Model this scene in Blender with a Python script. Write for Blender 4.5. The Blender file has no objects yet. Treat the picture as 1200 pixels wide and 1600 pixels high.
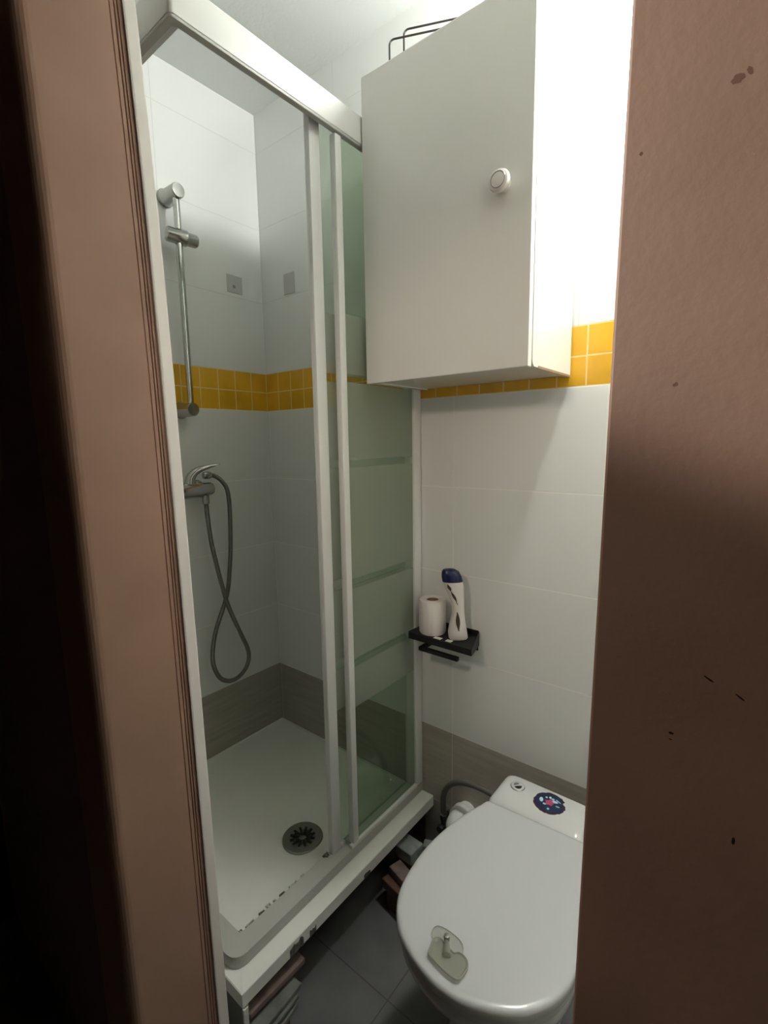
import bpy, bmesh, math, random
from mathutils import Vector, Matrix
random.seed(4)
S = bpy.context.scene
COL = S.collection

# ------------------------------------------------------------------ camera
def make_camera():
    yaw, pitch, roll, f = .6763, -.1418, -.0156, 762.6
    cy, sy, cp, sp = math.cos(yaw), math.sin(yaw), math.cos(pitch), math.sin(pitch)
    F = Vector((-sy*cp, cy*cp, sp)); R = Vector((cy, sy, 0)); U = R.cross(F)
    cr, sr = math.cos(roll), math.sin(roll)
    R2 = cr*R + sr*U; U2 = -sr*R + cr*U
    cd = bpy.data.cameras.new('camera'); cam = bpy.data.objects.new('camera', cd)
    COL.objects.link(cam)
    M = Matrix((R2, U2, -F)).transposed().to_4x4()
    M.translation = Vector((1.5132, -1.1934, 1.2669))
    cam.matrix_world = M
    cd.sensor_fit = 'VERTICAL'; cd.sensor_height = 32
    cd.lens = f/1600*32; cd.clip_start = .01
    S.camera = cam
make_camera()

# ------------------------------------------------------------------ light
S.view_settings.view_transform = 'Standard'
S.view_settings.look = 'None'
S.view_settings.gamma = 1
S.view_settings.use_curve_mapping = False
S.view_settings.exposure = 0.0
W = bpy.data.worlds.new('world'); S.world = W; W.use_nodes = True
W.node_tree.nodes['Background'].inputs[0].default_value = (.9, .95, 1, 1)
W.node_tree.nodes['Background'].inputs[1].default_value = 0.0

def lamp(name, kind, loc, energy, color, radius, target=None, angle=None, blend=.1):
    d = bpy.data.lights.new(name, kind); d.energy = energy; d.color = color
    d.shadow_soft_size = radius
    if kind == 'SPOT': d.spot_size = angle; d.spot_blend = blend
    o = bpy.data.objects.new(name, d); COL.objects.link(o); o.location = loc
    if target is not None:
        o.rotation_euler = (Vector(target)-Vector(loc)).to_track_quat('-Z', 'Y').to_euler()
    return o
lamp('bathroom_lamp', 'POINT', (1.342, -.14, 2.200), 32, (1, .995, .985), .045)
lamp('unseen_hall_spot', 'SPOT', (.35, -1.62, 1.86), 84, (1, .93, .87), .02, (1.49, -.92, 1.62), math.radians(30), .2)
lamp('unseen_hall_spot', 'SPOT', (.35, -1.62, 1.80), 24, (1, .85, .72), .02, (1.50, -.92, 1.35), math.radians(44), .6)  # weak fill added to lift the lower door casing, no known fixture
lamp('unseen_hall_spot', 'SPOT', (1.08, -1.50, 1.72), 15, (1, .84, .70), .06, (1.0, -.2, 1.18), math.radians(56), 1)  # warm hall light, its cone widened to fill the shaded cabinet front

# ------------------------------------------------------------------ materials
def nm(name, base, rough=.5, metal=0, bump=0, bscale=60, var=0, vscale=8, var_col=None, spec=.5, coat=0, detail=4):
    m = bpy.data.materials.new(name); m.use_nodes = True
    nt = m.node_tree; b = nt.nodes['Principled BSDF']
    b.inputs['Base Color'].default_value = (*base, 1)
    b.inputs['Roughness'].default_value = rough
    b.inputs['Metallic'].default_value = metal
    b.inputs['Specular IOR Level'].default_value = spec
    if coat: b.inputs['Coat Weight'].default_value = coat
    g = nt.nodes.new('ShaderNodeNewGeometry')
    if var:
        n = nt.nodes.new('ShaderNodeTexNoise'); n.inputs['Scale'].default_value = vscale; n.inputs['Detail'].default_value = detail
        nt.links.new(g.outputs['Position'], n.inputs['Vector'])
        r = nt.nodes.new('ShaderNodeValToRGB')
        r.color_ramp.elements[0].position = .35; r.color_ramp.elements[1].position = .65
        c2 = var_col if var_col else tuple(c*(1-var) for c in base)
        r.color_ramp.elements[0].color = (*base, 1); r.color_ramp.elements[1].color = (*c2, 1)
        nt.links.new(n.outputs[0], r.inputs[0]); nt.links.new(r.outputs[0], b.inputs['Base Color'])
    if bump:
        n = nt.nodes.new('ShaderNodeTexNoise'); n.inputs['Scale'].default_value = bscale; n.inputs['Detail'].default_value = 5
        nt.links.new(g.outputs['Position'], n.inputs['Vector'])
        bp = nt.nodes.new('ShaderNodeBump'); bp.inputs['Strength'].default_value = bump; bp.inputs['Distance'].default_value = .002
        nt.links.new(n.outputs[0], bp.inputs['Height']); nt.links.new(bp.outputs[0], b.inputs['Normal'])
    return m

def mnode(nt, op, a, b=None, c=None):
    n = nt.nodes.new('ShaderNodeMath'); n.operation = op
    for i, v in enumerate((a, b, c)):
        if v is None: continue
        if isinstance(v, (int, float)): n.inputs[i].default_value = v
        else: nt.links.new(v, n.inputs[i])
    return n.outputs[0]

def tile_mat(name, axis, base, grout, u0, w, v0, h, g=.0011, rough=.22, streak=0, streak_col=None, vary=0, vaxis='Z', bumpy=.15, soft=.0009):
    """ceramic tile: joints at u0+k*w along the axis and at v0+k*h"""
    m = bpy.data.materials.new(name); m.use_nodes = True
    nt = m.node_tree; b = nt.nodes['Principled BSDF']
    geo = nt.nodes.new('ShaderNodeNewGeometry'); sx = nt.nodes.new('ShaderNodeSeparateXYZ')
    nt.links.new(geo.outputs['Position'], sx.inputs[0])
    def line(out, o, per):
        s = mnode(nt, 'SUBTRACT', out, o)
        f = mnode(nt, 'PINGPONG', s, per/2)
        return f
    d = mnode(nt, 'MINIMUM', line(sx.outputs[axis], u0, w), line(sx.outputs[vaxis], v0, h))
    mr = nt.nodes.new('ShaderNodeMapRange'); mr.interpolation_type = 'SMOOTHSTEP'
    mr.inputs['From Min'].default_value = g; mr.inputs['From Max'].default_value = g+soft
    nt.links.new(d, mr.inputs['Value'])
    mix = nt.nodes.new('ShaderNodeMix'); mix.data_type = 'RGBA'
    nt.links.new(mr.outputs[0], mix.inputs[0])
    mix.inputs[6].default_value = (*grout, 1); mix.inputs[7].default_value = (*base, 1)
    src = None
    if streak:
        mp = nt.nodes.new('ShaderNodeMapping'); mp.inputs['Scale'].default_value = (3, 3, 38)
        nt.links.new(geo.outputs['Position'], mp.inputs[0])
        n = nt.nodes.new('ShaderNodeTexNoise'); n.inputs['Scale'].default_value = 1.6; n.inputs['Detail'].default_value = 6
        nt.links.new(mp.outputs[0], n.inputs['Vector'])
        r = nt.nodes.new('ShaderNodeValToRGB'); r.color_ramp.elements[0].position = .3; r.color_ramp.elements[1].position = .7
        r.color_ramp.elements[0].color = (*base, 1); r.color_ramp.elements[1].color = (*streak_col, 1)
        nt.links.new(n.outputs[0], r.inputs[0]); src = r.outputs[0]
    elif vary:
        n = nt.nodes.new('ShaderNodeTexNoise'); n.inputs['Scale'].default_value = 9; n.inputs['Detail'].default_value = 5
        nt.links.new(geo.outputs['Position'], n.inputs['Vector'])
        r = nt.nodes.new('ShaderNodeValToRGB'); r.color_ramp.elements[0].position = .35; r.color_ramp.elements[1].position = .65
        r.color_ramp.elements[0].color = (*base, 1); r.color_ramp.elements[1].color = (*[c*(1-vary) for c in base], 1)
        nt.links.new(n.outputs[0], r.inputs[0]); src = r.outputs[0]
    if src: nt.links.new(src, mix.inputs[7])
    nt.links.new(mix.outputs[2], b.inputs['Base Color'])
    rm = nt.nodes.new('ShaderNodeMapRange'); rm.inputs['To Min'].default_value = .8; rm.inputs['To Max'].default_value = rough
    nt.links.new(mr.outputs[0], rm.inputs['Value']); nt.links.new(rm.outputs[0], b.inputs['Roughness'])
    n = nt.nodes.new('ShaderNodeTexNoise'); n.inputs['Scale'].default_value = 14
    nt.links.new(geo.outputs['Position'], n.inputs['Vector'])
    hgt = mnode(nt, 'ADD', mnode(nt, 'MULTIPLY', n.outputs[0], .5), mr.outputs[0])
    bp = nt.nodes.new('ShaderNodeBump'); bp.inputs['Strength'].default_value = bumpy; bp.inputs['Distance'].default_value = .002
    nt.links.new(hgt, bp.inputs['Height']); nt.links.new(bp.outputs[0], b.inputs['Normal'])
    return m

ZY, T = 1.3885, .0681
ZT = ZY + 2*T
WHITE = (.81, .825, .79); GROUT = (.88, .86, .80); GROUT_D = (.66, .67, .64)
YEL = (.84, .46, .03); DADO = (.46, .43, .37); DADO2 = (.36, .33, .275)
def wall_set(ax, tag):
    o = .008
    return [tile_mat('dado_tile_'+tag, ax, DADO, (.6, .56, .48), o, .40, ZY, .25, rough=.3, streak=1, streak_col=DADO2),
            tile_mat('white_tile_'+tag, ax, WHITE, GROUT, o, .40, ZY, .25, rough=.2, bumpy=.2),
            tile_mat('yellow_tile_'+tag, ax, YEL, (.85, .62, .25), 0, T, ZY, T, g=.0014, rough=.18, vary=.18),
            tile_mat('upper_tile_'+tag, ax, WHITE, GROUT_D, .0055, .3765, ZT, .25, g=.0007, rough=.2, bumpy=.2)]
MX, MY = wall_set('X', 'x'), wall_set('Y', 'y')
M = {}
M['ceiling'] = nm('ceiling_paint', (.80, .83, .80), .9, bump=.5, bscale=90)
M['floor'] = tile_mat('floor_tile', 'X', (.145, .145, .14), (.08, .08, .08), .883, .30, -.424, .30, rough=.45, vary=.25, vaxis='Y')
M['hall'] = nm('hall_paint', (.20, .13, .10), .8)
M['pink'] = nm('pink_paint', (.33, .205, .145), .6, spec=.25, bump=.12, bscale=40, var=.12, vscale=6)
M['white_pvc'] = nm('white_pvc', (.74, .75, .70), .35)
M['white_paint'] = nm('white_trim_paint', (.75, .72, .67), .45, bump=.1, bscale=30)
M['tray'] = nm('acrylic_tray', (.90, .92, .85), .28, var=.05, vscale=5)
M['fibre_shade'] = nm('fibre_underside_shade', (.06, .055, .05), .9)  # underside coloured darker to deepen the shade below the tray
M['alu'] = nm('white_lacquered_aluminium', (.76, .77, .74), .3)
M['alu_grey'] = nm('grey_rail', (.45, .46, .42), .4)
M['tray'] = nm('acrylic_tray', (.84, .86, .79), .28, var=.06, vscale=5)
M['chrome'] = nm('chrome', (.52, .52, .50), .12, 1)
M['chrome_b'] = nm('brushed_chrome', (.42, .42, .40), .22, 1)
M['steel'] = nm('dull_steel', (.30, .30, .27), .35, 1)
M['hose'] = nm('hose_steel', (.20, .20, .175), .35, .9)
M['rub'] = nm('grey_hose', (.10, .095, .08), .5)
M['black'] = nm('black_metal', (.006, .006, .007), .55)
M['dark'] = nm('gap_shade', (.02, .018, .015), .9)
M['cab'] = nm('cabinet_laminate', (.82, .81, .765), .17, var=.02, vscale=3)
M['knob'] = nm('cream_plastic', (.80, .77, .72), .25)
M['cab_edge'] = nm('cabinet_edge', (.78, .76, .68), .4)
M['chip'] = nm('bare_chipboard', (.28, .19, .11), .9)
M['ceramic'] = nm('white_ceramic', (.60, .61, .59), .16, coat=.3)
M['plastic'] = nm('white_plastic', (.50, .515, .505), .22)
M['paper'] = nm('tissue_paper', (.80, .76, .72), .95, bump=.3, bscale=120)
M['card'] = nm('cardboard', (.30, .20, .13), .9)
M['bottle'] = nm('white_bottle', (.80, .77, .72), .3)
M['blue'] = nm('navy_cap', (.006, .010, .062), .3)
M['print'] = nm('dark_print', (.07, .06, .04), .4)
M['wood'] = nm('raw_wood', (.15, .085, .055), .8, var=.4, vscale=20)
M['wood2'] = nm('worn_plank', (.24, .18, .145), .8, var=.4, vscale=25)
M['slab'] = nm('stone_slab', (.17, .18, .155), .8, var=.3, vscale=30)
M['block'] = nm('plaster_block', (.30, .32, .305), .85, var=.35, vscale=40, bump=.4)
M['panel'] = nm('grey_green_panel', (.16, .17, .145), .5)
M['grime'] = nm('grimy_sealant', (.16, .16, .13), .7, var=.75, vscale=120)
M['sealant'] = nm('white_sealant', (.70, .70, .64), .5)
M['pad'] = nm('adhesive_film', (.52, .52, .49), .35)
M['pad2'] = nm('adhesive_spot', (.25, .25, .26), .5)
M['wire'] = nm('bronze_wire', (.03, .025, .022), .4, .5)
M['navy'] = nm('sticker_navy', (.008, .012, .035), .3, var=1, vscale=60, var_col=(.01, .03, .09))
M['sky'] = nm('sticker_pale_blue', (.42, .60, .66), .4)
M['pinks'] = nm('sticker_pink', (.36, .05, .10), .4)
M['maroon'] = nm('sticker_maroon', (.06, .01, .015), .4)
M['bare'] = nm('bare_brown_render', (.15, .10, .07), .9, var=.4, vscale=20, bump=.5)

def glass_mat(name, frost_ranges=None, tint=(.86, .90, .85)):
    m = bpy.data.materials.new(name); m.use_nodes = True
    nt = m.node_tree; nt.nodes.clear()
    out = nt.nodes.new('ShaderNodeOutputMaterial')
    tr = nt.nodes.new('ShaderNodeBsdfTransparent'); tr.inputs[0].default_value = (*tint, 1)
    gl = nt.nodes.new('ShaderNodeBsdfGlossy'); gl.inputs['Roughness'].default_value = .03
    gl.inputs[0].default_value = (.85, .9, .85, 1)
    lw = nt.nodes.new('ShaderNodeLayerWeight'); fr = nt.nodes.new('ShaderNodeMath'); fr.operation = 'MULTIPLY_ADD'
    nt.links.new(mnode(nt, 'POWER', lw.outputs['Facing'], 5), fr.inputs[0]); fr.inputs[1].default_value = .9; fr.inputs[2].default_value = .035
    mx = nt.nodes.new('ShaderNodeMixShader')
    nt.links.new(fr.outputs[0], mx.inputs[0]); nt.links.new(tr.outputs[0], mx.inputs[1]); nt.links.new(gl.outputs[0], mx.inputs[2])
    last = mx.outputs[0]
    if frost_ranges:
        geo = nt.nodes.new('ShaderNodeNewGeometry'); sx = nt.nodes.new('ShaderNodeSeparateXYZ')
        nt.links.new(geo.outputs['Position'], sx.inputs[0]); z = sx.outputs['Z']
        tot = None
        for a, b in frost_ranges:
            v = mnode(nt, 'MULTIPLY', mnode(nt, 'GREATER_THAN', z, a), mnode(nt, 'LESS_THAN', z, b))
            tot = v if tot is None else mnode(nt, 'ADD', tot, v)
        df = nt.nodes.new('ShaderNodeBsdfDiffuse'); df.inputs[0].default_value = (.58, .60, .54, 1)
        tl = nt.nodes.new('ShaderNodeBsdfTranslucent'); tl.inputs[0].default_value = (.70, .74, .66, 1)
        m1 = nt.nodes.new('ShaderNodeMixShader'); m1.inputs[0].default_value = .5
        nt.links.new(df.outputs[0], m1.inputs[1]); nt.links.new(tl.outputs[0], m1.inputs[2])
        m2 = nt.nodes.new('ShaderNodeMixShader')
        nt.links.new(mnode(nt, 'MULTIPLY', tot, .42), m2.inputs[0])
        nt.links.new(last, m2.inputs[1]); nt.links.new(m1.outputs[0], m2.inputs[2]); last = m2.outputs[0]
    nt.links.new(last, out.inputs[0])
    return m
FR = [(.574, .683), (.709, .895), (.923, 1.206), (1.226, 1.412), (1.432, 1.569)]
M['glass'] = glass_mat('striped_glass', FR)
M['clear'] = glass_mat('clear_plastic', None, (.95, .95, .935))
def tint_plastic():
    m = glass_mat('cloudy_plastic', [(-9, 9)], (.86, .84, .78))
    for n in m.node_tree.nodes:
        if n.type == 'BSDF_DIFFUSE': n.inputs[0].default_value = (.50, .47, .41, 1)
        if n.type == 'BSDF_TRANSLUCENT': n.inputs[0].default_value = (.62, .60, .54, 1)
        if n.type == 'BSDF_GLOSSY': n.inputs[0].default_value = (.85, .84, .80, 1); return m
M['cloudy'] = tint_plastic()
M['rim'] = nm('greyish_rim', (.30, .29, .24), .4)

def chipped_paint():
    m = nm('chipped_brown_paint', (.34, .215, .155), .6, bump=.1, bscale=200, var=.12, vscale=14)
    nt = m.node_tree; b = nt.nodes['Principled BSDF']
    geo = nt.nodes.new('ShaderNodeNewGeometry')
    src = b.inputs['Base Color'].links[0].from_socket
    nz = nt.nodes.new('ShaderNodeTexNoise'); nz.inputs['Scale'].default_value = 700
    nt.links.new(geo.outputs['Position'], nz.inputs['Vector'])
    spots = [((1.4885, -.92, 1.416), .0028, .0020, 0, (.17, .08, .055)), ((1.4925, -.92, 1.4175), .0010, .0022, .4, (.17, .08, .055)),
             ((1.4525, -.92, 1.3995), .0010, .0010, 0, (.12, .06, .04)), ((1.473, -.92, 1.292), .0014, .0010, .5, (.16, .08, .05)),
             ((1.4955, -.92, 1.150), .0030, .0005, -.5, (.02, .01, .006)), ((1.5085, -.92, 1.1445), .0024, .0005, -.6, (.02, .01, .006)),
             ((1.4815, -.92, 1.116), .0013, .0008, 0, (.03, .015, .01)), ((1.4815, -.92, 1.1125), .0010, .0003, 0, (.03, .015, .01)),
             ((1.511, -.92, 1.070), .0008, .0022, 0, (.02, .01, .006))]
    for c, rx, rz, ang, colr in spots:
        mp = nt.nodes.new('ShaderNodeVectorMath'); mp.operation = 'SUBTRACT'
        mp.inputs[1].default_value = c; nt.links.new(geo.outputs['Position'], mp.inputs[0])
        s = nt.nodes.new('ShaderNodeSeparateXYZ'); nt.links.new(mp.outputs[0], s.inputs[0])
        ca, sa = math.cos(ang), math.sin(ang)
        u = mnode(nt, 'ADD', mnode(nt, 'MULTIPLY', s.outputs['X'], ca/rx), mnode(nt, 'MULTIPLY', s.outputs['Z'], sa/rx))
        v = mnode(nt, 'ADD', mnode(nt, 'MULTIPLY', s.outputs['X'], -sa/rz), mnode(nt, 'MULTIPLY', s.outputs['Z'], ca/rz))
        d = mnode(nt, 'ADD', mnode(nt, 'MULTIPLY', u, u), mnode(nt, 'MULTIPLY', v, v))
        d = mnode(nt, 'ADD', d, mnode(nt, 'MULTIPLY', nz.outputs[0], 1.4))
        k = mnode(nt, 'LESS_THAN', d, 1.5)
        mix = nt.nodes.new('ShaderNodeMix'); mix.data_type = 'RGBA'
        nt.links.new(k, mix.inputs[0]); nt.links.new(src, mix.inputs[6]); mix.inputs[7].default_value = (*colr, 1)
        src = mix.outputs[2]
    nt.links.new(src, b.inputs['Base Color'])
    return m
M['brown'] = chipped_paint()

# ------------------------------------------------------------------ mesh helpers
def fin(name, bm, mat, parent=None, smooth=False, kind=None):
    bmesh.ops.recalc_face_normals(bm, faces=bm.faces)
    me = bpy.data.meshes.new(name); bm.to_mesh(me); bm.free()
    mats = mat if isinstance(mat, list) else [mat]
    for m_ in mats: me.materials.append(m_)
    if smooth:
        for p in me.polygons: p.use_smooth = True
        try: me.set_sharp_from_angle(angle=math.radians(40))
        except Exception: pass
    o = bpy.data.objects.new(name, me); COL.objects.link(o)
    if parent is not None:
        o.parent = parent; o.matrix_parent_inverse = Matrix.Translation(-Vector(parent.location))
    if kind: o['kind'] = kind
    return o
def root(name, label, cat, loc, group=None):
    o = bpy.data.objects.new(name, None); COL.objects.link(o); o.location = loc
    o.empty_display_size = .05; o['label'] = label; o['category'] = cat
    if group: o['group'] = group
    return o
def tag(o, label, cat, group=None):
    o['label'] = label; o['category'] = cat
    if group: o['group'] = group
    return o
def box(bm, x0, x1, y0, y1, z0, z1, bev=0, mat=0, seg=2):
    b2 = bmesh.new()
    bmesh.ops.create_cube(b2, size=1)
    for v in b2.verts:
        v.co = Vector(((x0+x1)/2+v.co.x*(x1-x0), (y0+y1)/2+v.co.y*(y1-y0), (z0+z1)/2+v.co.z*(z1-z0)))
    if bev: bmesh.ops.bevel(b2, geom=b2.edges[:], offset=bev, segments=seg, affect='EDGES', profile=.5)
    merge(bm, b2, mat); return bm
def merge(bm, b2, mat=0):
    mp = {}
    for v in b2.verts: mp[v] = bm.verts.new(v.co)
    for f in b2.faces:
        try: nf = bm.faces.new([mp[v] for v in f.verts]); nf.material_index = mat; nf.smooth = f.smooth
        except ValueError: pass
    b2.free()
def xf(bm, mat):
    for v in bm.verts: v.co = mat @ v.co
    return bm
def smooth_path(pts, n=10, closed=False):
    P = [Vector(p) for p in pts]; out = []
    m = len(P); rng = range(m if closed else m-1)
    for i in rng:
        if closed: a, b, c, d = P[(i-1) % m], P[i], P[(i+1) % m], P[(i+2) % m]
        else: a, b, c, d = P[max(i-1, 0)], P[i], P[i+1], P[min(i+2, m-1)]
        for k in range(n):
            t = k/n
            out.append(.5*((2*b)+(c-a)*t+(2*a-5*b+4*c-d)*t*t+(3*b-a-3*c+d)*t**3))
    if not closed: out.append(P[-1])
    return out
def resample(path, step):
    out = [path[0]]; acc = 0
    for a, b in zip(path, path[1:]):
        L = (b-a).length
        while L > 0 and acc+L >= step:
            t = (step-acc)/L; a = a+(b-a)*t; out.append(a.copy()); L = (b-a).length; acc = 0
        acc += L
    return out
def tube(bm, path, r, seg=12, closed=False, cap=True, mat=0):
    P = [Vector(p) for p in path]; n = len(P); rings = []
    up = None
    for i, p in enumerate(P):
        if closed: d = P[(i+1) % n]-P[i-1]
        else: d = P[min(i+1, n-1)]-P[max(i-1, 0)]
        d.normalize()
        if up is None:
            up = Vector((0, 0, 1)) if abs(d.z) < .9 else Vector((1, 0, 0))
        a = (up-d*up.dot(d)).normalized(); up = a; b = d.cross(a)
        rr = r(i) if callable(r) else r
        rings.append([bm.verts.new(p+(a*math.cos(2*math.pi*k/seg)+b*math.sin(2*math.pi*k/seg))*rr) for k in range(seg)])
    m = n if closed else n-1
    for i in range(m):
        A, B = rings[i], rings[(i+1) % n]
        for k in range(seg):
            f = bm.faces.new((A[k], A[(k+1) % seg], B[(k+1) % seg], B[k])); f.material_index = mat
    if cap and not closed:
        for q in (rings[0][::-1], rings[-1]): bm.faces.new(q).material_index = mat
    return bm
def lathe(bm, prof, c, axis=(0, 0, 1), seg=32, mat=0):
    """prof: list of (radius, height) along the axis"""
    ax = Vector(axis).normalized(); u = ax.orthogonal().normalized(); v = ax.cross(u); c = Vector(c)
    rings = []
    for r, h in prof:
        if r < 1e-6: rings.append([bm.verts.new(c+ax*h)])
        else: rings.append([bm.verts.new(c+ax*h+(u*math.cos(2*math.pi*k/seg)+v*math.sin(2*math.pi*k/seg))*r) for k in range(seg)])
    for A, B in zip(rings, rings[1:]):
        for k in range(seg):
            k2 = (k+1) % seg
            if len(A) == 1 and len(B) == 1: continue
            if len(A) == 1: f = (A[0], B[k], B[k2])
            elif len(B) == 1: f = (A[k], A[k2], B[0])
            else: f = (A[k], A[k2], B[k2], B[k])
            bm.faces.new(f).material_index = mat
    return bm
def loft(bm, rings, cap0=True, cap1=True, mat=0):
    R = [[bm.verts.new(Vector(p)) for p in r] for r in rings]
    n = len(R[0])
    for A, B in zip(R, R[1:]):
        for k in range(n): bm.faces.new((A[k], A[(k+1) % n], B[(k+1) % n], B[k])).material_index = mat
    if cap0: bm.faces.new(R[0][::-1]).material_index = mat
    if cap1: bm.faces.new(R[-1]).material_index = mat
    return bm
def extrude(bm, poly, z0, z1, bev=0, shear=None, mat=0):
    b2 = bmesh.new()
    n = 1
    k_ = 12 if shear else 1
    loft(b2, [[(x, y, z0+(z1-z0)*i/k_) for x, y in poly] for i in range(k_+1)])
    if bev: bmesh.ops.bevel(b2, geom=b2.edges[:], offset=bev, segments=2, affect='EDGES', profile=.5)
    if shear:
        for v in b2.verts: v.co = shear(v.co)
    merge(bm, b2, mat); return bm

# ------------------------------------------------------------------ setting
FL = -.06; CZ = 2.40; XR = 1.92; YF = -.76
def strips(name, mats, x0, x1, y0, y1, inner=None):
    bm = bmesh.new(); zs = [FL, ZY-1.0, ZY, ZT, CZ]
    for i in range(4): box(bm, x0, x1, y0, y1, zs[i], zs[i+1], mat=i)
    return fin(name, bm, mats, kind='structure')
strips('wall_back', MX, -.1, XR+.1, 0, .1)
strips('wall_left', MY, -.1, 0, YF, 0)
strips('wall_right', MY, XR, XR+.1, YF, 0)
bm = box(bmesh.new(), -.1, XR+.6, -2.5, .1, -.085, FL); fin('floor', bm, M['floor'], kind='structure')
bm = box(bmesh.new(), -.1, XR+.6, -2.5, .1, CZ, CZ+.05); fin('ceiling', bm, M['ceiling'], kind='structure')
# wall with the doorway
bm = bmesh.new()
for x0, x1, z0 in ((-.1, .655, FL), (1.47, XR+.6, FL)):
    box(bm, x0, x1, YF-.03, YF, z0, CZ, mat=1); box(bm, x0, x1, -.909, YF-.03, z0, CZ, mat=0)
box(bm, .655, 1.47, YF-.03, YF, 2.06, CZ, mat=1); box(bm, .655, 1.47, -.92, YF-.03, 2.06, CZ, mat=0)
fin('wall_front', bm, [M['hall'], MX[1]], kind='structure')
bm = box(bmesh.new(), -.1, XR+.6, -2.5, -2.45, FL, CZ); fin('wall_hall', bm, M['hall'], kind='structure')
LEAN = lambda c: Vector((c.x-.022*(c.z-1.27)-.045*max(0, c.z-1.27)**2, c.y, c.z))
def arc(cx, cy, r, a0, a1, n=6):
    return [(cx+r*math.cos(math.radians(a0+(a1-a0)*i/n)), cy+r*math.sin(math.radians(a0+(a1-a0)*i/n))) for i in range(n+1)]
jp = [(.60, -.779), (.60, -.927)] + arc(.702, -.909, .018, -90, 0) + [(.72, -.799), (.7182, -.7983), (.7182, -.7975), (.7195, -.7965), (.7195, -.7915),
      (.7168, -.7907), (.7168, -.7897), (.7188, -.7887), (.7192, -.7865), (.7172, -.7858), (.7172, -.785), (.7195, -.784), (.7195, -.779)]
bm = extrude(bmesh.new(), jp, FL, 2.1, shear=LEAN); fin('trim_1', bm, M['pink'], kind='structure')
bm = extrude(bmesh.new(), [(.60, -.7785), (.7235, -.7785), (.7245, -.776), (.7245, -.760), (.7235, -.758), (.60, -.758)], FL, 2.1, shear=LEAN)
fin('trim_2', bm, M['white_paint'], kind='structure')
bm = extrude(bmesh.new(), [(1.447, -.76), (1.447, -.9185), (1.4475, -.9195), (1.4485, -.92), (2.2, -.92), (2.2, -.91), (1.4695, -.91), (1.4695, -.76)], FL, 2.1, shear=lambda c: Vector((c.x-.002+(.010*(c.z-1.45) if c.x < 1.46 else 0), c.y, c.z)))
fin('trim_3', bm, M['brown'], kind='structure')
bm = box(bmesh.new(), 0, .712, -.006, -.0005, FL, .118, .001); fin('trim_4', bm, M['bare'], kind='structure')

# ------------------------------------------------------------------ shower tray
TZ = .15
t = root('shower_tray', 'white acrylic shower tray raised off the floor in the left corner', 'shower tray', (.37, -.36, 0))
bm = bmesh.new()
X1, Y1 = .741, -.722
def rrect(x0, x1, y0, y1, r, z, n=6):
    out = []
    for cx, cy, a in ((x1-r, y1-r, 0), (x0+r, y1-r, 90), (x0+r, y0+r, 180), (x1-r, y0+r, 270)):
        for k in range(n+1):
            th = math.radians(a+90*k/n); out.append((cx+r*math.cos(th), cy+r*math.sin(th), z))
    return out
rings = [rrect(.001, X1, Y1, -.001, .002, TZ-.034), rrect(.001, X1, Y1, -.001, .002, TZ-.002), rrect(.002, X1-.002, Y1+.002, -.002, .003, TZ),
         rrect(.004, .654, -.661, -.004, .012, TZ), rrect(.006, .650, -.657, -.006, .012, TZ-.004), rrect(.05, .60, -.60, -.05, .04, TZ-.009), rrect(.30, .56, -.42, -.28, .05, TZ-.017)]
loft(bm, rings, True, True)
bm.faces.ensure_lookup_table()
for f in bm.faces:
    if all(v.co.z < TZ-.033 for v in f.verts): f.material_index = 1
fin('basin', bm, [M['tray'], M['fibre_shade']], t, True)
bm = bmesh.new(); lathe(bm, [(0, .0), (.026, .0), (.028, .003), (.056, .004), (.058, .002), (.058, -.004)], (.525, -.362, TZ-.0135), seg=48)
d = fin('drain_cover', bm, M['steel'], t, True); d['label'] = 'round dull metal drain cover'
bm = bmesh.new()
for k in range(12):
    a = 2*math.pi*k/12
    b2 = box(bmesh.new(), .012, .036, -.0032, .0032, 0, .0012)
    xf(b2, Matrix.Translation((.525, -.362, TZ-.0097)) @ Matrix.Rotation(a, 4, 'Z')); merge(bm, b2)
fin('drain_slots', bm, M['black'], d)
bm = extrude(bmesh.new(), [(.001, -.720), (.744, -.720), (.744, -.709), (.001, -.709)], FL+.0005, TZ-.0345, .001)
fin('front_panel', bm, M['panel'], t)
bm = box(bmesh.new(), .7405, .7455, -.7225, -.711, FL+.0005, TZ-.035, .001)
fin('corner_strip', bm, M['white_pvc'], t)
# grime and peeled sealing strip on the outer edge
bm = bmesh.new()
def jag(bm, p0, p1, w, h0, n=26, off=(0, 0, 0)):
    p0, p1 = Vector(p0), Vector(p1); ring = []
    for i in range(n+1):
        p = p0.lerp(p1, i/n)+Vector(off); ww = w*random.uniform(.25, 1); hh = h0*random.uniform(.65, 1)
        ring.append([p+Vector((0, 0, 0)), p+Vector((ww, 0, 0)), p+Vector((ww*.8, 0, hh)), p+Vector((0, 0, hh))])
    loft(bm, ring)
jag(bm, (X1-.0005, -.595, TZ-.033), (X1-.0005, -.555, TZ-.033), .003, .026, 9)
fin('peeling_sealant', bm, M['grime'], t)
bm = bmesh.new(); jag(bm, (X1-.0005, -.535, TZ-.034), (X1-.0005, -.515, TZ-.034), .002, .018, 6)
fin('peeling_sealant', bm, M['grime'], t)
bm = bmesh.new(); jag(bm, (X1-.0005, -.34, TZ-.034), (X1-.0005, -.315, TZ-.034), .002, .014, 6)
fin('peeling_sealant', bm, M['grime'], t)

# ------------------------------------------------------------------ shower enclosure
e = root('shower_enclosure', 'white framed corner shower enclosure with striped sliding glass', 'shower screen', (.69, -.35, TZ))
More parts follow.
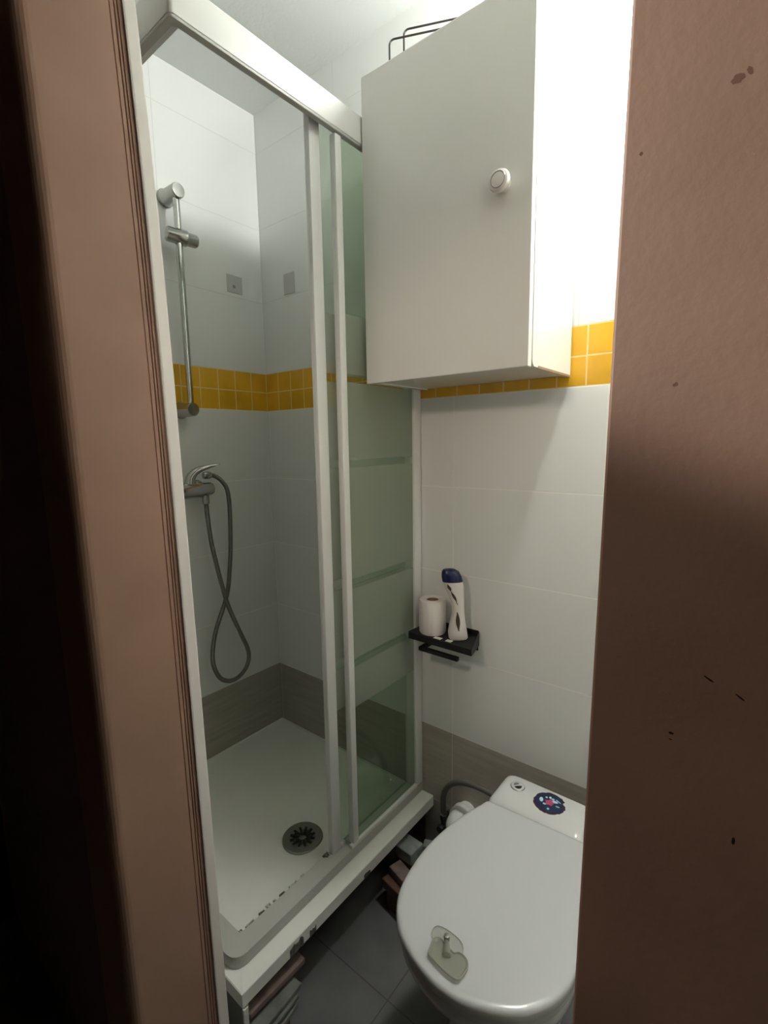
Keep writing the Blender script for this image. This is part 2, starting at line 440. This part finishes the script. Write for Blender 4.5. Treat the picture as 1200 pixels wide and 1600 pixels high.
# top rail and bottom rail, each with a return along the front
def rail(bm, z0, z1, xo, xi, rout=.03):
    yo, yi = -(xo+.008), -(xi+.008)
    def corner(x, y, r, n=6):
        return [(x-r+r*math.cos(math.radians(a)), y+r+r*math.sin(math.radians(a))) for a in [0-90*k/n for k in range(n+1)]]
    poly = [(xi, -.002), (xo, -.002)] + corner(xo, yo, rout) + [(.002, yo), (.002, yi)] + corner(xi, yi, max(rout-.02, .006))[::-1]
    extrude(bm, poly, z0, z1, .0015)
bm = bmesh.new(); rail(bm, 1.953, 2.012, .704, .689, .008); rail(bm, 1.986, 2.012, .6885, .652, .006); fin('top_rail', bm, M['alu'], e, True)
bm = bmesh.new(); rail(bm, 1.947, 1.9525, .7035, .690, .008); fin('rail_gasket', bm, M['alu_grey'], e, True)
bm = bmesh.new(); rail(bm, TZ+.0005, TZ+.030, .700, .654, .03)
fin('bottom_rail', bm, M['alu_grey'], e, True)
bm = bmesh.new(); box(bm, .690, .7005, -.34, -.03, TZ+.0305, TZ+.040, .001); fin('glazing_bead', bm, M['alu'], e)
bm = bmesh.new(); box(bm, .656, .700, -.036, -.001, TZ+.031, 1.9445, .004); fin('wall_profile', bm, M['alu'], e, True)
bm = bmesh.new(); box(bm, .010, .036, -.712, -.698, TZ+.031, 1.9445, .004); fin('wall_profile', bm, M['alu'], e, True)
bm = bmesh.new(); box(bm, .687, .693, -.322, -.037, TZ+.041, 1.9445); fin('fixed_pane', bm, M['glass'], e)
bm = bmesh.new(); box(bm, .682, .7005, -.333, -.312, TZ+.041, 1.9445, .003); fin('pane_edge_profile', bm, M['alu'], e, True)
sd = None
bm = bmesh.new(); box(bm, .6615, .6665, -.372, -.02, TZ+.036, 1.985); sd = fin('sliding_pane', bm, M['glass'], e)
bm = bmesh.new(); box(bm, .655, .673, -.385, -.352, TZ+.031, 1.985, .004); hp = fin('handle_profile', bm, M['alu'], sd, True)
hp.matrix_parent_inverse = Matrix.Identity(4); sd_loc = sd.matrix_world
hp.parent = e; hp.matrix_parent_inverse = Matrix.Translation(-Vector(e.location))
yy = -.662
while yy < -.46:
    L_ = random.uniform(.006, .024)
    bm = bmesh.new(); w_ = random.uniform(.006, .014); jag(bm, (.653-w_*.6, yy, TZ+.026), (.653-w_*.55, yy+L_, TZ+.026), w_, .0052, 5)
    fin('grimy_sealant', bm, M['grime'] if random.random() < .6 else M['alu_grey'], e)
    yy += L_+random.uniform(.001, .016)
bm = bmesh.new(); jag(bm, (.652, -.405, TZ+.0305), (.652, -.388, TZ+.0305), .016, .003, 6)
fin('grimy_sealant', bm, M['grime'], e)
bm = bmesh.new(); jag(bm, (.660, -.350, TZ+.0305), (.660, -.334, TZ+.0305), .016, .010, 8)
fin('sealant_lump', bm, M['sealant'], e)

# ------------------------------------------------------------------ slide rail, slider
t = root('shower_riser_rail', 'chrome riser rail with a handset slider on the shower wall', 'shower rail', (.0, -.352, 1.38))
YR = -.350
bm = tube(bmesh.new(), [(.067, YR, 1.376), (.064, YR, 2.005)], .0098, 20); fin('rail', bm, M['chrome'], t, True)
for z, n in ((2.010, 0), (1.378, 1)):
    bm = bmesh.new(); lathe(bm, [(0, .001), (.026, .001), (.0265, .006), (.022, .012), (.021, .078), (.019, .082), (0, .083)], (0, YR, z), (1, 0, 0), 32)
    fin('wall_bracket', bm, M['chrome_b'], t, True)
bm = bmesh.new(); lathe(bm, [(0, -.044), (.019, -.043), (.021, -.039), (.021, -.018), (.0225, -.015), (.0225, .014), (.019, .018), (.0185, .042), (.014, .048), (0, .049)], (.066, YR+.008, 1.885), (.25, 1, -.08), 28)
sl = fin('slider', bm, M['chrome_b'], t, True)

# mixer
t = root('shower_mixer', 'chrome lever shower mixer on the shower wall below the riser rail', 'mixer tap', (0, -.38, 1.125))
bm = bmesh.new(); lathe(bm, [(0, -.155), (.019, -.154), (.021, -.148), (.021, -.05), (.026, -.045), (.026, .028), (.022, .034), (.022, .062), (.018, .070), (0, .072)], (.066, -.365, 1.125), (0, 1, 0), 32)
fin('body', bm, M['chrome'], t, True)
for y in (-.315, -.465):
    bm = bmesh.new(); lathe(bm, [(0, .001), (.030, .001), (.031, .004), (.027, .012), (.015, .020), (.015, .062), (0, .063)], (0, y, 1.122), (1, 0, 0), 28)
    fin('wall_connector', bm, M['chrome_b'], t, True)
pts = smooth_path([(.066, -.372, 1.135), (.070, -.370, 1.165), (.080, -.352, 1.187), (.095, -.318, 1.199), (.105, -.285, 1.206)], 6)
bm = bmesh.new(); rings = []
for i, p in enumerate(pts):
    f = i/(len(pts)-1); w = .017*(1-f)+.007*f; h = .020*(1-f)+.0022*f if f < .9 else .002
    dd = (pts[min(i+1, len(pts)-1)]-pts[max(i-1, 0)]).normalized(); a = Vector((.9, -.3, 0)).normalized(); a = (a-dd*a.dot(dd)).normalized(); b = dd.cross(a)
    rings.append([p+a*w*math.cos(2*math.pi*k/14)+b*h*math.sin(2*math.pi*k/14) for k in range(14)])
loft(bm, rings); fin('lever', bm, M['chrome'], t, True)
bm = bmesh.new(); lathe(bm, [(0, 0), (.011, 0), (.011, .028), (0, .028)], (.066, -.320, 1.077), (0, 0, 1), 20); fin('hose_outlet', bm, M['chrome_b'], t, True)

t = root('shower_hose', 'grey metal shower hose hanging in a twisted loop from the mixer', 'shower hose', (.07, -.26, .44))
hp_ = [(.066, -.320, 1.0762), (.068, -.319, 1.03), (.070, -.312, .942), (.073, -.290, .815), (.077, -.268, .715), (.075, -.228, .610), (.072, -.196, .530), (.070, -.199, .480), (.068, -.228, .448), (.066, -.268, .440), (.064, -.306, .462), (.062, -.328, .510), (.061, -.330, .565), (.061, -.311, .641), (.062, -.262, .752), (.064, -.245, .85), (.066, -.238, .929), (.066, -.233, 1.050), (.066, -.238, 1.115), (.062, -.256, 1.148), (.057, -.276, 1.164), (.052, -.288, 1.168)]
path = resample(smooth_path(hp_, 12), .0021)
bm = tube(bmesh.new(), path, lambda i: .0078 if i % 2 else .0068, 12); fin('hose', bm, M['hose'], t, True)
bm = bmesh.new(); lathe(bm, [(0, 0), (.011, 0), (.0125, .006), (.0125, .020), (.010, .026), (0, .026)], (.048, -.312, 1.168), (.1, 1, 0), 20); fin('coupling', bm, M['chrome_b'], t, True)

# adhesive films
o = fin('adhesive_pad', box(bmesh.new(), .0003, .0022, -.147, -.086, 1.787, 1.845, .0006), M['pad'])
tag(o, 'grey square adhesive pad with a dark spot on the left shower wall', 'adhesive pad')
bm = bmesh.new(); lathe(bm, [(0, 0), (.006, 0), (.005, .0008), (0, .001)], (.0022, -.120, 1.808), (1, 0, 0), 16); fin('spot', bm, M['pad2'], o)
o = fin('adhesive_pad', box(bmesh.new(), .124, .180, -.0022, -.0003, 1.782, 1.850, .0006), M['pad'])
tag(o, 'plain square adhesive pad on the back shower wall near the corner', 'adhesive pad')

# ------------------------------------------------------------------ wall cabinet
CX0, CX1, CY, CZ0, CZ1 = .708, 1.122, -.25, 1.412, 2.088
t = root('wall_cabinet', 'white wall cabinet with one door and round knob above the toilet', 'cabinet', (.915, -.001, CZ0))
bm = bmesh.new(); th = .016; yb = -.003; yf = -.2305
box(bm, CX0, CX0+th, yf, yb, CZ0, CZ1, .0008); box(bm, CX0+th, CX1-th, yf, yb, CZ0+.003, CZ0+.003+th); box(bm, CX0+th, CX1-th, yf, yb, CZ1-th, CZ1)
box(bm, CX0+th, CX1-th, -.008, yb, CZ0+th, CZ1-th)
fin('body', bm, M['cab'], t)
bm = bmesh.new(); a = [(yf, CZ1), (yb, CZ1), (yb, CZ0)] + [(yf+.014-.014*math.sin(math.radians(k)), CZ0+.014-.014*math.cos(math.radians(k))) for k in range(0, 91, 15)]
loft(bm, [[(CX1-th, y, z) for y, z in a], [(CX1, y, z) for y, z in a]])
fin('side_panel', bm, M['cab'], t)
bm = bmesh.new(); box(bm, CX1-.001, CX1+.0006, -.20, -.006, CZ0-.0015, CZ0+.0035); fin('chipped_edge', bm, M['chip'], t)
bm = bmesh.new(); box(bm, CX0+.002, CX1-.002, -.2322, -.2300, CZ0+.003, CZ1-.003); fin('door_gap_shade', bm, M['dark'], t)  # dark sheet standing in for the shade between door and body
bm = bmesh.new(); b2 = bmesh.new()
box(bm, CX0-.0005, CX1-.0005, CY, -.2325, CZ0-.002, CZ1+.001, .0015)
dr = fin('door', bm, M['cab'], t)
bm = bmesh.new(); lathe(bm, [(0, 0), (.013, 0), (.012, .008), (.015, .012), (.0195, .016), (.021, .021), (.019, .027), (.0150, .029), (.0148, .0283), (.0135, .0283), (.0133, .029), (.006, .0298), (0, .030)], (1.065, CY-.0002, 1.752), (0, -1, 0), 40)
kb = fin('knob', bm, M['knob'], None, True); kb.parent = dr
kb.matrix_parent_inverse = dr.matrix_basis.inverted()
bm = bmesh.new(); tube(bm, [(1.065+.0142*math.cos(a*math.pi/18), CY-.0288, 1.752+.0142*math.sin(a*math.pi/18)) for a in range(36)], .0011, 8, True)
kr = fin('knob_ring', bm, M['steel'], None, True); kr.parent = dr

t = root('added_lamp_shade', 'unseen white shade plate added above the toilet to block lamp light', 'light blocker', (1.345, 0, 2.17))  # unseen plates added to keep lamp light off the upper jamb
bm = box(bmesh.new(), 1.27, 1.42, -.02, -.001, 2.13, 2.25, .004); fin('backplate', bm, M['white_pvc'], t)
bm = box(bmesh.new(), 1.225, 1.46, -.204, -.200, 2.086, 2.27, .001); box(bm, 1.225, 1.46, -.200, -.02, 2.266, 2.27); fin('shade', bm, M['white_pvc'], t)

# wire basket on top of the cabinet
t = root('wire_basket', 'dark wire basket lying on top of the white wall cabinet', 'basket', (.86, -.10, CZ1+.001))
def rotz(p, c, a):
    x, y = p[0]-c[0], p[1]-c[1]; return (c[0]+x*math.cos(a)-y*math.sin(a), c[1]+x*math.sin(a)+y*math.cos(a), p[2])
zb = CZ1+.004
c0 = (.745, -.12); aa = math.radians(25)
def loop(x0, x1, y, z0, z1):
    r = .012
    pts = [(x0, y, z0), (x0, y, z1-r)] + [(x0+r-r*math.cos(math.radians(k)), y, z1-r+r*math.sin(math.radians(k))) for k in range(15, 91, 15)]
    pts += [(x1-r+r*math.sin(math.radians(k)), y, z1-r+r*math.cos(math.radians(k))) for k in range(0, 91, 15)] + [(x1, y, z0)]
    return [rotz(p, c0, aa) for p in pts]
fin('back_rim', tube(bmesh.new(), loop(.737, .93, -.118, zb, 2.245), .0022, 8), M['wire'], t, True)
fin('front_rim', tube(bmesh.new(), loop(.708, .93, -.148, zb, 2.208), .0022, 8), M['wire'], t, True)
bm = bmesh.new()
for i in range(8):
    x = .712+i*.030
    tube(bm, [rotz((x, -.148, zb), c0, aa), rotz((x, -.118, zb), c0, aa)], .002, 6)
fin('grid', bm, M['wire'], t, True)

# ------------------------------------------------------------------ shelf with roll and bottle
SZ = .722
t = root('bathroom_shelf', 'small black metal wall shelf with a paper holder bar beneath', 'shelf', (.81, 0, SZ))
bm = bmesh.new()
poly = [(.722, -.002), (.716, -.080)] + [(.726+.012*math.cos(math.radians(a)), -.088+.012*math.sin(math.radians(a))) for a in (200, 225, 250)] + [(.922, -.100), (.893, -.002)]
extrude(bm, poly, SZ-.008, SZ, .001); fin('plate', bm, M['black'], t)
bm = bmesh.new(); extrude(bm, [(.722, -.0015), (.722, -.005), (.893, -.005), (.893, -.0015)], SZ-.045, SZ+.014, .0008); fin('back_plate', bm, M['black'], t)
bm = bmesh.new(); loft(bm, [[(.720, -.1005, SZ-.018), (.720, -.096, SZ-.018), (.720, -.096, SZ-.002), (.720, -.1005, SZ-.002)], [(.922, -.1005, SZ-.018), (.922, -.096, SZ-.018), (.922, -.096, SZ-.002), (.922, -.1005, SZ-.002)]])
fin('front_lip', bm, M['black'], t)
bm = bmesh.new(); loft(bm, [[(.922, -.1005, SZ-.018), (.922, -.1005, SZ-.001), (.893, -.0022, SZ+.012), (.893, -.0022, SZ-.03)], [(.9245, -.1005, SZ-.018), (.9245, -.1005, SZ-.001), (.8955, -.0022, SZ+.012), (.8955, -.0022, SZ-.03)]])
fin('end_bracket', bm, M['black'], t)
bm = bmesh.new()
box(bm, .757, .880, -.098, -.086, .674, .686, .002); box(bm, .752, .764, -.098, -.006, .674, .686, .002); box(bm, .748, .770, -.0062, -.002, .655, SZ-.009, .002)
fin('paper_bar', bm, M['black'], t)
bm = bmesh.new()
box(bm, .800, .823, -.094, -.080, SZ, SZ+.0007); box(bm, .838, .856, -.093, -.078, SZ, SZ+.0007); q = fin('worn_patch', bm, M['white_pvc'], t); q['label'] = 'pale patches on the black shelf'

bm = bmesh.new(); rc = (.774, -.056, SZ+.0005)
lathe(bm, [(.017, .001), (.036, .0), (.0385, .004), (.0385, .094), (.036, .098), (.020, .0985), (.017, .096), (.017, .001)], rc, (0, 0, 1), 40)
o = fin('toilet_paper_roll', bm, M['paper'], None, True); tag(o, 'white toilet paper roll standing on the black wall shelf', 'toilet paper')
bm = bmesh.new(); lathe(bm, [(.0158, .0015), (.0168, .0015), (.0168, .0965), (.0158, .0965), (.0158, .0015)], rc, (0, 0, 1), 32); fin('cardboard_core', bm, M['card'], o, True)

t = root('shampoo_bottle', 'white bottle with a navy blue cap standing on the black wall shelf', 'bottle', (.856, -.058, SZ))
bm = bmesh.new(); rings = []
bx, by = .856, -.058
bd = Vector((.78, .62, 0)).normalized(); sd_ = Vector((.62, -.78, 0)).normalized()
def bring(z, w, d, ox, n=28):
    out = []
    for k in range(n):
        a = 2*math.pi*k/n; c, s_ = math.cos(a), math.sin(a)
        c = math.copysign(abs(c)**.8, c); s_ = math.copysign(abs(s_)**.8, s_)
        out.append(Vector((bx, by, SZ+.0005+z))+bd*(w*c+ox)+sd_*(d*s_))
    return out
prof = [(0, .0235, .015, .003), (.004, .0265, .018, .003), (.02, .0265, .019, .001), (.045, .0225, .018, .001), (.075, .0165, .0165, .003), (.095, .0165, .016, .002), (.125, .021, .0175, -.003), (.150, .0265, .019, -.009), (.165, .0275, .019, -.013)]
loft(bm, [bring(*p_) for p_ in prof]); fin('body', bm, M['bottle'], t, True)
bm = bmesh.new(); loft(bm, [bring(*p_) for p_ in [(.1655, .0282, .0195, -.0135), (.180, .0272, .0188, -.0165), (.192, .0235, .0165, -.0195), (.198, .017, .0125, -.0225), (.200, .008, .006, -.023)]]); fin('cap', bm, M['blue'], t, True)
# printed marks on the side towards the room
def on_front(z, off):
    for i in range(len(prof)-1):
        if prof[i][0] <= z <= prof[i+1][0]:
            f = (z-prof[i][0])/(prof[i+1][0]-prof[i][0]); w, d, ox = [prof[i][j]*(1-f)+prof[i+1][j]*f for j in (1, 2, 3)]
            c = max(-.95, min(.95, off/w)); s_ = (1-abs(c)**2.5)**.4
            return Vector((bx, by, SZ+.0005+z))+bd*(off+ox)+sd_*(d*s_+.0006)
bm = bmesh.new()
def blob(z0, z1, o0, o1, wid):
    L, Rr = [], []
    for i in range(9):
        f = i/8; z = z0+(z1-z0)*f; oc = o0+(o1-o0)*f; w = wid*math.sin(math.pi*min(max(f, .06), .94))
        L.append(on_front(z, oc-w)); Rr.append(on_front(z, oc+w))
    dd_ = sd_*.0004
    vl = [bm.verts.new(p) for p in L]; vr = [bm.verts.new(p) for p in Rr]
    for i in range(8): bm.faces.new((vl[i], vr[i], vr[i+1], vl[i+1]))
blob(.141, .161, -.013, -.017, .0045); blob(.110, .142, -.003, -.013, .0042); blob(.100, .114, -.001, -.005, .0012); blob(.028, .082, .001, -.005, .0058)
fin('printed_mark', bm, M['print'], t, True)

# ------------------------------------------------------------------ toilet
t = root('toilet', 'white compact toilet with its lid closed and a low tank behind', 'toilet', (1.16, -.38, 0))
BM_ = Vector((1.146, -.204, 0)); FW = Vector((.050, -.9987, 0)).normalized(); SD = Vector((FW.y, -FW.x, 0))*-1
half = [(0, .108), (.004, .116), (.02, .122), (.07, .140), (.13, .156), (.20, .166), (.27, .165), (.33, .153), (.38, .120), (.410, .075), (.425, .030)]
outl = [(s_, w) for s_, w in half] + [(.428, 0)] + [(s_, -w) for s_, w in half[::-1]]
sm = []
P3 = [Vector((a, b, 0)) for a, b in outl]
for v in smooth_path(P3, 5): sm.append((v.x, v.y))
CS = .215
def ring(z, sc, ins=0, shift=0, scw=None):
    scw = sc if scw is None else scw; out = []
    for s_, w in sm:
        p = BM_+FW*(CS+(s_-CS)*sc+shift)+SD*(w*scw); out.append(Vector((p.x, p.y, z)))
    return out
bm = bmesh.new()
loft(bm, [ring(.391, .985), ring(.3915, .997), ring(.394, 1.0), ring(.403, 1.0), ring(.4075, .992), ring(.4098, .975), ring(.4108, .94), ring(.4114, .6), ring(.4116, .2)])
lid = fin('lid', bm, M['plastic'], t, True)
bm = bmesh.new()
loft(bm, [ring(.372, .965), ring(.3735, .978), ring(.384, .980), ring(.3895, .970), ring(.3900, .95), ring(.3900, .60), ring(.372, .60)], False, False)
# close the ring underneath
fin('seat', bm, M['plastic'], t, True)
bm = bmesh.new()
loft(bm, [ring(FL, .62, shift=-.04, scw=.62), ring(FL+.01, .63, shift=-.04, scw=.63), ring(.06, .60, shift=-.045, scw=.60), ring(.15, .60, shift=-.045, scw=.62), ring(.22, .70, shift=-.035, scw=.74), ring(.28, .82, shift=-.02, scw=.86), ring(.325, .90, shift=-.01, scw=.93), ring(.350, .955, scw=.965), ring(.364, .965), ring(.3705, .955)])
fin('bowl', bm, M['ceramic'], t, True)
for o_ in (-.07, .07):
    p = BM_+FW*.012+SD*o_; bm = bmesh.new(); lathe(bm, [(0, 0), (.012, 0), (.012, .018), (.009, .021), (0, .021)], (p.x, p.y-.004, .3712), (0, 0, 1), 20); fin('hinge', bm, M['plastic'], t, True)
bm = bmesh.new()
rg = []
def trr(x0, x1, y0, y1, r, z): return rrect(x0, x1, y0, y1, r, z, 5)
for z, g_ in ((0.03, .018), (.10, .012), (.30, .006), (.34, .004), (.375, .0), (.388, .003), (.396, .009), (.4005, .02)):
    rg.append(trr(1.018+g_, 1.248-g_*.8, -.196+g_*(2.0 if z > .38 else 1), -.070-g_*.4, .018, z))
loft(bm, rg); tk = fin('tank', bm, M['ceramic'], t, True)
# rear pedestal joining the tank and the bowl
bm = bmesh.new(); loft(bm, [trr(1.045, 1.225, -.34, -.10, .02, FL+.0005), trr(1.04, 1.235, -.34, -.09, .02, .3), trr(1.04, 1.24, -.30, -.1, .02, .366)]); fin('pedestal', bm, M['ceramic'], t, True)
zt_ = .4006
bm = bmesh.new(); lathe(bm, [(0, .0), (.0165, 0), (.0165, .0025), (.014, .003), (0, .003)], (1.066, -.113, zt_), seg=32)
fb = fin('flush_button', bm, M['plastic'], t, True)
bm = bmesh.new(); tube(bm, [(1.066+.0168*math.cos(k*math.pi/16), -.113+.0168*math.sin(k*math.pi/16), zt_+.0012) for k in range(32)], .0012, 6, True)
r_ = fin('button_rim', bm, M['steel'], None, True); r_.parent = fb; r_.matrix_parent_inverse = fb.matrix_basis.inverted()
bm = bmesh.new()
def sector(bm, cx, cy, z, r, a0, a1, h=.0008, n=14):
    pts = [(cx, cy)] + [(cx+r*math.cos(math.radians(a0+(a1-a0)*k/n)), cy+r*math.sin(math.radians(a0+(a1-a0)*k/n))) for k in range(n+1)]
    loft(bm, [[(x, y, z) for x, y in pts], [(x, y, z+h) for x, y in pts]])
sector(bm, 1.067, -.115, zt_+.003, .0095, -130, 35)
r_ = fin('button_mark', bm, M['black'], None); r_.parent = fb
bm = bmesh.new(); sector(bm, 1.063, -.112, zt_+.003, .0075, 60, 230)
r_ = fin('button_mark', bm, M['steel'], None); r_.parent = fb
# round dark sticker with a chipped outline
scx, scy = 1.150, -.122
def irr(cx, cy, r, n=44, j=.04, notch=True):
    out = []
    for k in range(n):
        a = 2*math.pi*k/n; rr = r*(1+random.uniform(-j, j))
        if notch and 20 < math.degrees(a) < 34: rr *= .84
        out.append((cx+rr*math.cos(a), cy+rr*math.sin(a)*.98))
    return out
def flat(name, poly, z, h, mat, par):
    bm = bmesh.new(); loft(bm, [[(x, y, z) for x, y in poly], [(x, y, z+h) for x, y in poly]])
    o_ = fin(name, bm, mat, None); o_.parent = par; o_.matrix_parent_inverse = par.matrix_basis.inverted() if par.type == 'MESH' else Matrix.Translation(-Vector(par.location)); return o_
stk = flat('sticker', irr(scx, scy, .0370), zt_+.0002, .0006, M['maroon'], t); stk['label'] = 'round dark sticker with pink and pale blue flecks'
flat('printed_disc', irr(scx, scy, .0340, j=.03), zt_+.0008, .0003, M['navy'], tk if False else stk)
star = []
for k in range(10):
    a = math.pi*k/5+.4; r = .0145*random.uniform(.7, 1) if k % 2 == 0 else .0085
    star.append((scx+r*math.cos(a), scy+.001+r*math.sin(a)))
flat('printed_star', star, zt_+.0011, .0003, M['pinks'], stk)
for dx, dy, rx, ry, an in ((-.020, .000, .0045, .008, .3), (.003, .016, .0035, .0035, 0), (-.004, .018, .003, .004, .3), (.010, .010, .007, .004, .1), (-.009, -.010, .004, .003, 0), (.004, -.021, .003, .0035, 0), (.020, -.002, .005, .002, .1), (.016, .016, .008, .0015, -.4), (-.012, .014, .003, .003, 0)):
    poly = [(scx+dx+rx*math.cos(a*math.pi/6)*math.cos(an)-ry*math.sin(a*math.pi/6)*math.sin(an), scy+dy+rx*math.cos(a*math.pi/6)*math.sin(an)+ry*math.sin(a*math.pi/6)*math.cos(an)) for a in range(12)]
    flat('printed_fleck', poly, zt_+.0014, .0002, M['sky'], stk)

# clear suction soap holder lying on the lid
LZ = .4118
t = root('suction_soap_holder', 'clear plastic suction cup soap holder lying on the toilet lid', 'soap holder', (1.14, -.575, LZ))
DISH = [(1.115, -.578), (1.117, -.592), (1.121, -.604), (1.136, -.608), (1.153, -.611), (1.167, -.612), (1.177, -.611), (1.182, -.607), (1.184, -.598), (1.184, -.584), (1.178, -.575), (1.168, -.571), (1.160, -.572), (1.155, -.577), (1.147, -.576), (1.137, -.574), (1.128, -.571), (1.121, -.571)]
CUP = [(1.115, -.576), (1.107, -.573), (1.103, -.566), (1.102, -.557), (1.106, -.550), (1.116, -.547), (1.127, -.546), (1.140, -.547), (1.150, -.549), (1.158, -.554), (1.163, -.562), (1.162, -.570), (1.152, -.577), (1.134, -.580)]
def outline(pts, z, sc=1.0):
    cx = sum(p[0] for p in pts)/len(pts); cy = sum(p[1] for p in pts)/len(pts)
    return [Vector((cx+(v.x-cx)*sc, cy+(v.y-cy)*sc, z)) for v in smooth_path([(x, y, 0) for x, y in pts], 4, True)]
bm = bmesh.new(); loft(bm, [outline(CUP, LZ), outline(CUP, LZ+.0008), outline(CUP, LZ+.0018, .7), outline(CUP, LZ+.004, .25)])
fin('suction_cup', bm, M['clear'], t, True)
fin('suction_rim', tube(bmesh.new(), outline(CUP, LZ+.001), .0005, 6, True), M['rim'], t, True)
bm = bmesh.new(); lathe(bm, [(0, 0), (.0045, 0), (.0055, .006), (.0045, .010), (0, .011)], (1.133, -.5655, LZ+.0045), (0, 0, 1), 18); fin('peg', bm, M['steel'], t, True)
bm = bmesh.new(); loft(bm, [outline(DISH, LZ+.003, .93), outline(DISH, LZ+.0035), outline(DISH, LZ+.007), outline(DISH, LZ+.007, .95), outline(DISH, LZ+.0048, .88)])
fin('dish', bm, M['cloudy'], t, True)
fin('dish_rim', tube(bmesh.new(), outline(DISH, LZ+.0072), .0008, 6, True), M['rim'], t, True)
bm = tube(bmesh.new(), [(1.134, -.568, LZ+.009), (1.140, -.576, LZ+.0095), (1.148, -.590, LZ+.0085)], lambda i: .0026+.0022*i, 10); fin('arm', bm, M['cloudy'], t, True)

# ------------------------------------------------------------------ plumbing beside the toilet
t = root('water_supply_hose', 'dark braided water hose arching from the wall valve to the tank', 'water hose', (.85, -.05, .1))
hp2 = [(.807, -.045, .135), (.804, -.045, .165), (.806, -.047, .205), (.820, -.050, .243), (.850, -.053, .275), (.892, -.055, .293), (.945, -.055, .298), (.985, -.056, .292), (1.012, -.058, .283)]
fin('hose', tube(bmesh.new(), resample(smooth_path(hp2, 10), .003), lambda i: .0088 if i % 2 else .0082, 12), M['rub'], t, True)
bm = bmesh.new(); lathe(bm, [(0, 0), (.012, 0), (.012, .016), (.010, .02), (0, .02)], (.807, -.045, .130), (0, 0, 1), 6); fin('nut', bm, M['chrome_b'], t)
t = root('shutoff_valve', 'small metal shutoff valve on the wall under the dark hose', 'valve', (.81, 0, .11))
bm = bmesh.new(); lathe(bm, [(0, .001), (.022, .001), (.020, .006), (.009, .010), (.009, .055), (0, .056)], (.807, 0, .108), (0, -1, 0), 24); fin('body', bm, M['chrome_b'], t, True)
bm = bmesh.new(); lathe(bm, [(0, 0), (.009, 0), (.010, .021), (0, .021)], (.807, -.045, .109), (0, 0, 1), 18); fin('outlet', bm, M['chrome_b'], t, True)
bm = bmesh.new(); lathe(bm, [(0, 0), (.012, 0), (.014, .006), (.012, .014), (0, .015)], (.807, -.056, .108), (0, -1, 0), 8); fin('handle', bm, M['black'], t, True)
t = root('waste_pipe', 'white plastic waste pipe elbow on the wall beside the toilet', 'pipe', (.87, 0, .18))
hp3 = [(.865, -.004, .158), (.865, -.05, .163), (.872, -.083, .165), (.900, -.105, .160), (.94, -.115, .150), (1.02, -.12, .140)]
fin('pipe', tube(bmesh.new(), smooth_path(hp3, 6), .030, 24), M['white_pvc'], t, True)
bm = bmesh.new(); lathe(bm, [(.034, 0), (.037, .004), (.037, .030), (.034, .034), (.030, .034)], (.865, -.020, .159), (0, -1, 0.05), 28); fin('collar', bm, M['white_pvc'], t, True)
bm = bmesh.new(); lathe(bm, [(.031, 0), (.036, .004), (.036, .030), (.031, .034)], (.890, -.098, .162), (.93, -.33, -.12), 28); fin('collar', bm, M['white_pvc'], t, True)

# ------------------------------------------------------------------ clutter under the tray
def slab(name, c, dims, rz, rx, mat, label, cat, group=None, bev=.002):
    bm = bmesh.new(); x, y, z = dims
    b2 = box(bmesh.new(), -x/2, x/2, -y/2, y/2, 0, z, bev)
    xf(b2, Matrix.Rotation(rz, 4, 'Z') @ Matrix.Rotation(rx, 4, 'X'))
    o_ = fin(name, bm if False else b2, mat); bm.free(); o_.location = c
    return tag(o_, label, cat, group)
slab('wooden_plank', (.700, -.625, .060), (.075, .150, .014), math.radians(-2), 0, M['wood2'], 'worn brown plank on top of the stack under the tray front corner', 'plank')
slab('wooden_support', (.700, -.630, .0455), (.050, .110, .0135), 0, 0, M['wood'], 'dark wooden batten packed between plank and grey slabs', 'batten')
slab('stone_slab', (.716, -.640, .032), (.085, .120, .0125), math.radians(3), 0, M['slab'], 'thick grey slab just beneath the worn brown plank', 'slab')
slab('stone_slab', (.722, -.648, .020), (.085, .110, .0105), math.radians(5), 0, M['slab'], 'middle grey slab of the stack under the tray front corner', 'slab')
slab('wooden_support', (.724, -.652, .0105), (.06, .08, .009), math.radians(2), 0, M['wood'], 'thin dark wooden batten packed between the two lowest grey slabs', 'batten')
slab('stone_slab', (.724, -.652, -.0015), (.085, .105, .0115), math.radians(7), 0, M['slab'], 'lowest grey slab near the floor under the tray front corner', 'slab')
slab('wooden_support', (.716, -.652, FL), (.06, .09, -.002-FL), 0, 0, M['wood'], 'thick wooden support on the floor beneath the lowest grey slab', 'batten')
slab('plaster_block', (.748, -.145, .048), (.060, .058, .036), math.radians(-3), 0, M['block'], 'pale grey block resting beside the toilet by the tray end', 'block', bev=.003)
slab('wooden_plank', (.768, -.204, .024), (.080, .040, .0235), math.radians(-16), 0, M['wood2'], 'pale worn plank under the pale grey block beside the toilet', 'plank')
slab('wooden_plank', (.775, -.222, -.006), (.110, .050, .0290), math.radians(-10), 0, M['wood'], 'reddish brown plank just below the pale worn plank beside the toilet', 'plank')
slab('wooden_support', (.765, -.215, FL), (.060, .050, -.0065-FL), 0, 0, M['wood'], 'dark wooden foot on the floor beneath the reddish brown plank', 'batten')
slab('wooden_support', (.738, -.135, FL), (.060, .060, .0475-FL), 0, 0, M['wood'], 'dark wooden packing piece directly beneath the pale grey block', 'batten')
slab('tile_fragment', (.775, -.070, FL), (.045, .03, .045-FL), math.radians(20), 0, M['block'], 'small pale tile fragment behind the pale grey block', 'tile fragment')
